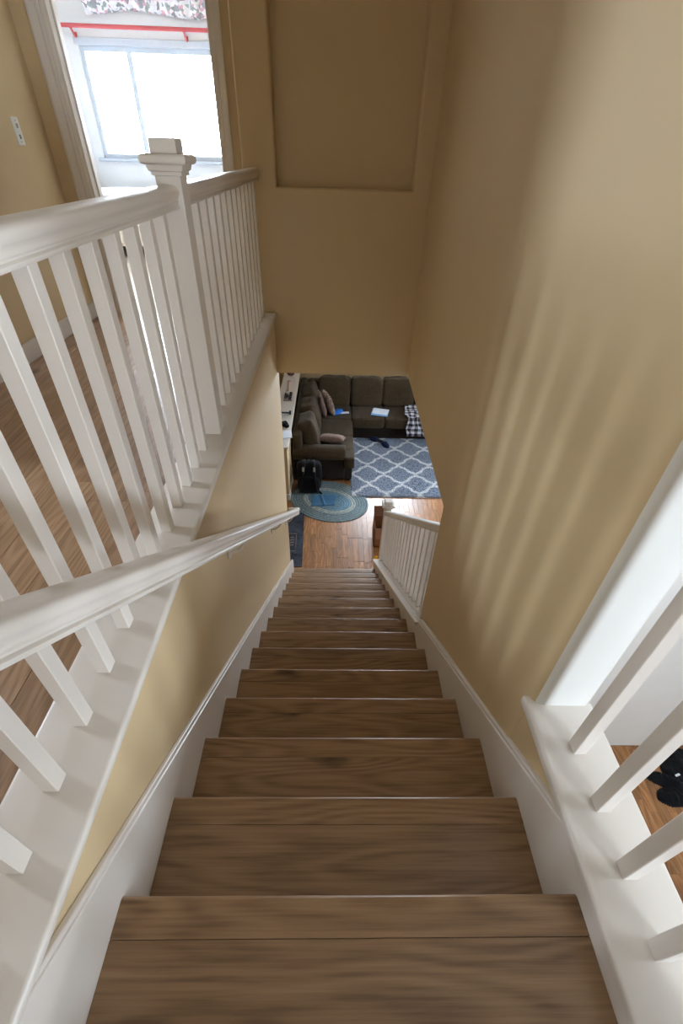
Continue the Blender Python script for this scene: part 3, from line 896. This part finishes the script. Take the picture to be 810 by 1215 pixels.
bm = B(); superell(bm, (0.05, 7.205, 0.49), (0.095, 0.085, 0.028), 0.6, 0.5, 28, 12, Rz(12), 0.03, 4); obj('pouch_body', bm, 'bluebag', bp, smooth=True)
bm = B(); superell(bm, (0.135, 7.24, 0.485), (0.055, 0.05, 0.022), 0.6, 0.5, 24, 10, Rz(30), 0.03, 6); obj('pouch_flap', bm, 'bluebag', bp, smooth=True)
bm = B(); box(bm, -0.085, 0.085, -0.035, 0.035, 0, 0.004); bm.transform(Matrix.Translation((0.205, 7.20, 0.475)) @ Matrix.Rotation(math.radians(10), 4, 'Z')); obj('paper_slip', bm, 'paper', bp)

def plaid():
    bm = B(); n, m = 60, 46
    uvl = bm.loops.layers.uv.new('UVMap')
    top, bot = {}, {}
    for j in range(m+1):
        for i in range(n+1):
            s, t = i/n, j/m
            x = 1.30+0.62*s+0.05*noise.noise(Vector((s*4, t*4, 1)))+0.10*(0.5-abs(t-0.45))*-1*(1-s)
            L = t*0.85
            if L < 0.52: y, z = 7.53-L, 0.474
            elif L < 0.58: a = (L-0.52)/0.06*math.pi/2; y, z = 7.01-0.012*math.sin(a), 0.474-0.04*(1-math.cos(a))
            else: y, z = 6.994, 0.434-(L-0.58)
            amp = 0.055 if L < 0.55 else 0.03
            w = amp*(0.5+0.5*noise.noise(Vector((s*6, t*6, 2))))+0.5*amp*abs(noise.noise(Vector((s*13, t*13, 7))))
            if L < 0.55: z += w
            else: y -= w
            x += 0.03*noise.noise(Vector((s*9, t*9, 4)))
            top[i, j] = bm.verts.new((x, y, z+0.003)); bot[i, j] = bm.verts.new((x, y+(0.003 if L > 0.55 else 0), z-0.003))
    def face(vs, uvs):
        f = bm.faces.new(vs)
        for l, uv in zip(f.loops, uvs): l[uvl].uv = uv
    for j in range(m):
        for i in range(n):
            uv = [(i/n, j/m), ((i+1)/n, j/m), ((i+1)/n, (j+1)/m), (i/n, (j+1)/m)]
            face((top[i, j], top[i+1, j], top[i+1, j+1], top[i, j+1]), uv)
            face((bot[i, j], bot[i, j+1], bot[i+1, j+1], bot[i+1, j]), [uv[0], uv[3], uv[2], uv[1]])
    for i in range(n):
        for j in (0, m):
            face((top[i, j], top[i+1, j], bot[i+1, j], bot[i, j]), [(i/n, j/m)]*4)
    for j in range(m):
        for i in (0, n):
            face((top[i, j], top[i, j+1], bot[i, j+1], bot[i, j]), [(i/n, j/m)]*4)
    return tag(obj('plaid_blanket', bm, 'plaid', smooth=True), 'black and white plaid blanket draped over the far sofa seat', 'blanket')
plaid()

# ------------------------------------------------------------------ rugs, mat
def rug():
    bm = B(); x0, x1, y0, y1 = 0.30, 2.45, 5.40, 7.60
    nx, ny = 200, 200; g = {}
    rnd = random.Random(5)
    for j in range(ny+1):
        for i in range(nx+1):
            e = i in (0, nx) or j in (0, ny)
            g[i, j] = bm.verts.new((x0+(x1-x0)*i/nx+rnd.uniform(-.004, .004), y0+(y1-y0)*j/ny+rnd.uniform(-.004, .004), 0.004 if e else 0.020+rnd.uniform(0, .016)))
    for j in range(ny):
        for i in range(nx): bm.faces.new((g[i, j], g[i+1, j], g[i+1, j+1], g[i, j+1]))
    ring = [g[i, 0] for i in range(nx+1)]+[g[nx, j] for j in range(1, ny+1)]+[g[i, ny] for i in range(nx-1, -1, -1)]+[g[0, j] for j in range(ny-1, 0, -1)]
    low = [bm.verts.new((v.co.x, v.co.y, 0.0)) for v in ring]
    for i in range(len(ring)):
        k = (i+1) % len(ring); bm.faces.new((ring[k], ring[i], low[i], low[k]))
    bm.faces.new(low)
    # origin on a node of the trellis
    return tag(obj('area_rug', bm, 'rug', origin=(1.10, 6.26, 0)), 'grey shag rug with white trellis pattern in front of the sofa', 'rug')
rug()

orug = thing('oval_rug', 'oval braided slate blue rug under the backpack', 'rug', (-0.02, 5.30, 0))
CX, CY, RA, RB_, RT = -0.025, 5.30, 0.585, 0.475, math.radians(-24)
def braid(name, off, wdt, mat, zt=0.012):
    bm = B(); n = 72; rings = []
    def pt(o, a):
        x, y = (RA-o)*math.cos(a), (RB_-o)*math.sin(a)
        return CX+x*math.cos(RT)-y*math.sin(RT), CY+x*math.sin(RT)+y*math.cos(RT)
    for k in range(n):
        a = 2*math.pi*k/n
        sec = []
        for o_, z in ((0, 0.0), (0.0, zt*0.55), (wdt*0.25, zt), (wdt*0.75, zt), (wdt, zt*0.55), (wdt, 0.0)):
            x, y = pt(off+o_, a); sec.append((x, y, z))
        rings.append(sec)
    vr = [[bm.verts.new(p) for p in r] for r in rings]
    for k in range(n):
        a_, b_ = vr[k], vr[(k+1) % n]
        for i in range(6): bm.faces.new((a_[i], a_[(i+1) % 6], b_[(i+1) % 6], b_[i]))
    return obj(name, bm, mat, orug, smooth=True, angle=60)
cols = ['braid_out']*5+['braid_light']*2+['braid_in']*4
for i, c_ in enumerate(cols): braid('braid', i*0.0365, 0.036, c_)
bm = B(); n = 60
o_ = len(cols)*0.0365
vv = []
for k in range(n):
    a = 2*math.pi*k/n; x, y = (RA-o_)*math.cos(a), (RB_-o_)*math.sin(a)
    vv.append((CX+x*math.cos(RT)-y*math.sin(RT), CY+x*math.sin(RT)+y*math.cos(RT)))
prism(bm, vv, 'z', 0.0, 0.011); obj('rug_centre', bm, 'braid_in', orug)

dm = thing('door_mat', 'dark slate doormat with faded print beside the stair foot', 'mat', (-0.6, 4.45, 0))
MR = Matrix.Translation((-0.36, 4.48, 0)) @ Matrix.Rotation(math.radians(1.6), 4, 'Z')
def matbox(name, x0, x1, y0, y1, z0, z1, mat):
    bm = B(); box(bm, x0, x1, y0, y1, z0, z1, 0.0006, 1); bm.transform(MR); return obj(name, bm, mat, dm)
matbox('mat_body', -0.58, 0.0, -0.54, 0.52, 0.0, 0.008, 'doormat')
for r_ in ((-0.40, -0.088, -0.265, -0.255), (-0.40, -0.088, 0.07, 0.082), (-0.096, -0.088, -0.2, 0.07)):
    matbox('printed_line', r_[0], r_[1], r_[2], r_[3], 0.0078, 0.0086, 'mat_print')
for (yy, ln) in ((-0.16, 0.05), (-0.11, 0.05), (-0.06, 0.05), (-0.01, 0.05)):
    matbox('printed_mark', -0.17, -0.17+ln, yy, yy+0.022, 0.0078, 0.0086, 'mat_print')

# ------------------------------------------------------------------ backpack, cloth, slippers, box
bk = thing('backpack', 'black backpack standing against the sofa arm on the oval rug', 'backpack', (-0.33, 5.53, 0.012))
Rb = Rxm(-8)
bm = B(); superell(bm, (-0.33, 5.60, 0.255), (0.185, 0.10, 0.225), 0.4, 0.55, 32, 20, Rb, 0.02, 3); obj('bag_body', bm, 'black', bk, smooth=True)
bm = B(); superell(bm, (-0.33, 5.50, 0.15), (0.16, 0.065, 0.13), 0.5, 0.55, 28, 14, Rb, 0.02, 5); obj('front_pocket', bm, 'black', bk, smooth=True)
for s_ in (-1, 1):
    bm = B()
    pts = [(-0.33+s_*0.065, 5.62, 0.49), (-0.33+s_*0.07, 5.54, 0.47), (-0.33+s_*0.08, 5.478, 0.38), (-0.33+s_*0.09, 5.445, 0.25), (-0.33+s_*0.11, 5.43, 0.12), (-0.33+s_*0.14, 5.44, 0.03)]
    tube(bm, pts, [0.022, 0.024, 0.024, 0.02, 0.013, 0.01], 10)
    st = obj('shoulder_strap', bm, 'black', bk, smooth=True)
    bm = B(); superell(bm, (-0.33+s_*0.078, 5.485, 0.415), (0.016, 0.014, 0.034), 0.4, 0.4, 16, 8, Rxm(-35)); obj('strap_patch', bm, 'grey', st, smooth=True)
bm = B(); tube(bm, [(-0.37, 5.63, 0.485), (-0.35, 5.64, 0.52), (-0.31, 5.64, 0.52), (-0.29, 5.63, 0.485)], 0.009, 8); obj('grab_handle', bm, 'black', bk, smooth=True)
bm = B(); tube(bm, [(-0.19, 5.50, 0.05), (-0.165, 5.465, 0.03), (-0.14, 5.44, 0.022)], [0.012, 0.014, 0.016], 8); obj('loose_strap', bm, 'black', bk, smooth=True)

def heap(name, fn, x0, x1, y0, y1, n, mat, z0, parent=None):
    """heightfield lump: fn(x,y) -> height, cells kept where height > 0."""
    bm = B(); m = int(n*(y1-y0)/(x1-x0)); V = {}
    def vert(i, j):
        if (i, j) not in V:
            x = x0+(x1-x0)*i/n; y = y0+(y1-y0)*j/m
            V[i, j] = (bm.verts.new((x, y, z0+max(0.004, fn(x, y)))), bm.verts.new((x, y, z0)))
        return V[i, j]
    keep = {(i, j) for i in range(n) for j in range(m) if fn(x0+(x1-x0)*(i+.5)/n, y0+(y1-y0)*(j+.5)/m) > 0}
    for (i, j) in keep:
        q = [vert(i, j), vert(i+1, j), vert(i+1, j+1), vert(i, j+1)]
        bm.faces.new([v[0] for v in q]); bm.faces.new([v[1] for v in q][::-1])
        for (d, a, b) in (((0, -1), 0, 1), ((1, 0), 1, 2), ((0, 1), 2, 3), ((-1, 0), 3, 0)):
            if (i+d[0], j+d[1]) not in keep: bm.faces.new((q[b][0], q[a][0], q[a][1], q[b][1]))
    return obj(name, bm, mat, parent, smooth=True)

def cloth_fn(x, y):
    a = RT*0.2
    u = (x+0.105); v = (y-5.285)
    d = max(abs(u-0.12*v)-0.165, abs(v-0.12*u)-0.125)+0.012*noise.noise(Vector((x*14, y*14, 0)))
    if d > 0: return -1
    return 0.007+0.016*abs(noise.noise(Vector((x*7, y*4, 2))))+(0.02*math.exp(-((u+0.02+0.25*v)/0.018)**2))
tag(heap('folded_cloth', cloth_fn, -0.32, 0.12, 5.10, 5.46, 70, 'denim', 0.0115), 'blue cloth spread on the oval rug in front of the backpack', 'cloth')

def slipper(c, rz, label):
    t = thing('slipper', label, 'slipper', (c[0], c[1], 0.03), 'navy slippers on the trellis rug')
    mt = Matrix.Translation((c[0], c[1], 0.034)) @ Matrix.Rotation(math.radians(rz), 4, 'Z')
    outl = [(0.058*math.cos(a)*(1.0 if math.sin(a) > 0 else 0.85)+0.004*math.sin(2*a), 0.13*math.sin(a)) for a in [2*math.pi*k/28 for k in range(28)]]
    bm = B(); prism(bm, outl, 'z', 0, 0.016); bm.transform(mt); obj('sole', bm, 'navy_sole', t)
    bm = B(); rows = []
    for j in range(9):
        y = -0.01+0.135*j/8
        w = 0.060*math.sqrt(max(0.02, 1-(y/0.132)**2)); h = 0.05*(1-0.55*(j/8)**2)
        rows.append([(w*math.cos(math.pi*k/10), y, 0.012+h*math.sin(math.pi*k/10)) for k in range(11)])
    inner = [[(x*0.9, y, 0.012+(z-0.012)*0.88) for x, y, z in r] for r in rows]
    def sheet_(rs):
        return [[bm.verts.new(p) for p in r] for r in rs]
    A, I = sheet_(rows), sheet_(inner)
    for P_ in (A, I):
        for a_, b_ in zip(P_[:-1], P_[1:]):
            for k in range(10): bm.faces.new((a_[k], a_[k+1], b_[k+1], b_[k]))
    for k in range(10):
        bm.faces.new((A[0][k+1], A[0][k], I[0][k], I[0][k+1])); bm.faces.new((A[-1][k], A[-1][k+1], I[-1][k+1], I[-1][k]))
    bm.transform(mt); obj('upper', bm, 'navy', t, smooth=True, angle=60)
slipper((0.79, 7.04), 62, 'navy slipper closest to the sofa front, pointing sideways')
slipper((0.92, 6.90), 205, 'navy slipper lying further out on the trellis rug')

cb = thing('cardboard_box', 'open cardboard box with white label behind the lower newel post', 'box', (0.72, 4.45, 0))
X0, X1, Y0b, Y1b, HB = 0.562, 0.76, 4.33, 4.60, 0.30
bm = B()
for (a_, b_, c_, d_) in ((X0, X1, Y0b, Y0b+0.006), (X0, X1, Y1b-0.006, Y1b), (X0, X0+0.006, Y0b, Y1b), (X1-0.006, X1, Y0b, Y1b)):
    box(bm, a_, b_, c_, d_, 0, HB)
box(bm, X0, X1, Y0b, Y1b, 0.0, 0.006)
obj('carton', bm, 'card', cb)
bm = B(); prism(bm, [(Y0b, HB), (Y0b+0.004, HB+0.004), (Y0b-0.07, HB-0.11), (Y0b-0.074, HB-0.108)], 'x', X0+0.004, X1-0.004); obj('flap', bm, 'card', cb)
bm = B(); prism(bm, [(Y1b, HB), (Y1b-0.004, HB+0.004), (Y1b+0.09, HB+0.09), (Y1b+0.094, HB+0.086)], 'x', X0+0.004, X1-0.004); obj('flap', bm, 'card_in', cb)
bm = B(); box(bm, X0+0.03, X0+0.09, Y0b-0.003, Y0b-0.001, HB-0.10, HB-0.03); obj('shipping_label', bm, 'paper', cb)
bm = B(); box(bm, 0.555, 0.60, 4.09, 4.12, 0, 0.03, 0.004, 2); superell(bm, (0.578, 4.105, 0.036), (0.012, 0.012, 0.010), 1, 1, 12, 6)
tag(obj('toy_block', bm, 'yellow'), 'small yellow toy piece on the floor at the foot of the stairs', 'toy')

# ------------------------------------------------------------------ things on the ledge
LZ = 0.90
def ledge_box(name, c, s, rz, mat, label, cat, extra=None):
    bm = B(); box(bm, -s[0]/2, s[0]/2, -s[1]/2, s[1]/2, 0, s[2], min(s)*0.12, 2)
    bm.transform(Matrix.Translation((c[0], c[1], LZ)) @ Matrix.Rotation(math.radians(rz), 4, 'Z'))
    return tag(obj(name, bm, mat), label, cat)
bm = B()
prof = [(0.03, 0), (0.055, 0.02), (0.07, 0.05), (0.066, 0.06), (0.05, 0.03), (0.0, 0.02)]
rings = [[(-0.74+r_*math.cos(2*math.pi*k/24), 7.76+r_*math.sin(2*math.pi*k/24), LZ+z) for k in range(24)] for r_, z in prof[:5]]
loft(bm, rings, True); tag(obj('clay_bowl', bm, 'maroon', smooth=True, angle=50), 'small maroon bowl at the far end of the white ledge', 'bowl')
bm = B(); tube(bm, [(-0.735, 7.08, LZ+0.012), (-0.74, 7.30, LZ+0.012), (-0.745, 7.47, LZ+0.012)], [0.012, 0.009, 0.012], 10)
superell(bm, (-0.745, 7.47, LZ+0.014), (0.028, 0.02, 0.014), 0.8, 0.8, 14, 8)
tag(obj('wooden_spoon', bm, 'pinkwood', smooth=True), 'thin pinkish wooden stick lying along the white ledge', 'stick')
pz = thing('desk_organizer', 'grey and black desk organizer on the white ledge', 'organizer', (-0.71, 6.84, LZ))
bm = B(); box(bm, -0.775, -0.645, 6.70, 6.98, LZ, LZ+0.018, 0.004, 2); obj('tray', bm, 'steel', pz)
bm = B(); prism(bm, [(-0.765, 6.76), (-0.70, 6.83), (-0.765, 6.92)], 'z', LZ+0.018, LZ+0.05); obj('black_block', bm, 'darkgrey', pz)
for (a_, b_) in ((6.72, 6.74), (6.78, 6.80), (6.86, 6.88), (6.94, 6.96)):
    bm = B(); box(bm, -0.695, -0.655, a_, b_, LZ+0.018, LZ+0.045, 0.003, 1); obj('divider', bm, 'darkgrey', pz)
db = thing('dumbbell', 'small dark teal dumbbell on the white ledge', 'dumbbell', (-0.71, 6.245, LZ))
bm = B(); tube(bm, [(-0.77, 6.245, LZ+0.03), (-0.645, 6.245, LZ+0.03)], 0.013, 12); obj('grip', bm, 'teal_dark', db, smooth=True, angle=50)
for xa in (-0.785, -0.645):
    bm = B(); tube(bm, [(xa, 6.245, LZ+0.032), (xa+0.026, 6.245, LZ+0.032)], 0.032, 6); obj('weight', bm, 'teal_dark', db)
bm = B(); superell(bm, (-0.685, 5.89, LZ+0.03), (0.045, 0.06, 0.03), 0.5, 0.6, 24, 12, Rz(25), 0.02, 3)
superell(bm, (-0.65, 5.845, LZ+0.024), (0.03, 0.035, 0.024), 0.5, 0.6, 20, 10, Rz(40))
tag(obj('camera_case', bm, 'black', smooth=True), 'small black pouch on the white ledge next to the paper card', 'pouch')
ledge_box('paper_card', (-0.655, 5.63, 0), (0.19, 0.21, 0.006), 8, 'paper', 'white paper card at the near end of the ledge', 'paper')

# ------------------------------------------------------------------ entry floor: dark garment
def garment_fn(x, y):
    def blob(cx, cy, rx, ry, a):
        u = (x-cx)*math.cos(a)+(y-cy)*math.sin(a); v = -(x-cx)*math.sin(a)+(y-cy)*math.cos(a)
        return 1-(u/rx)**2-(v/ry)**2
    f = max(blob(2.78, 1.52, 0.13, 0.055, -0.35), blob(2.80, 1.40, 0.13, 0.08, 0.1), blob(3.02, 1.62, 0.20, 0.15, 0.3), blob(2.88, 1.46, 0.07, 0.08, 0.9), blob(3.1, 1.42, 0.22, 0.07, 0.15))
    f += 0.25*noise.noise(Vector((x*13, y*13, 1)))
    if f <= 0.02: return -1
    return 0.07*min(1, f)**0.5*(0.75+0.5*noise.noise(Vector((x*10, y*10, 5))))+0.02*abs(noise.noise(Vector((x*22, y*22, 9))))
gt = heap('crumpled_jacket', garment_fn, 2.6, 3.35, 1.27, 1.785, 110, 'black', 0.0005)
tag(gt, 'black crumpled jacket lying on the entry floor at far right', 'jacket')
bm = B(); box(bm, -0.022, 0.022, -0.008, 0.008, 0, 0.003); bm.transform(Matrix.Translation((2.885, 1.535, 0.075)) @ Matrix.Rotation(0.3, 4, 'Z'))
obj('care_tag', bm, 'paper', gt)
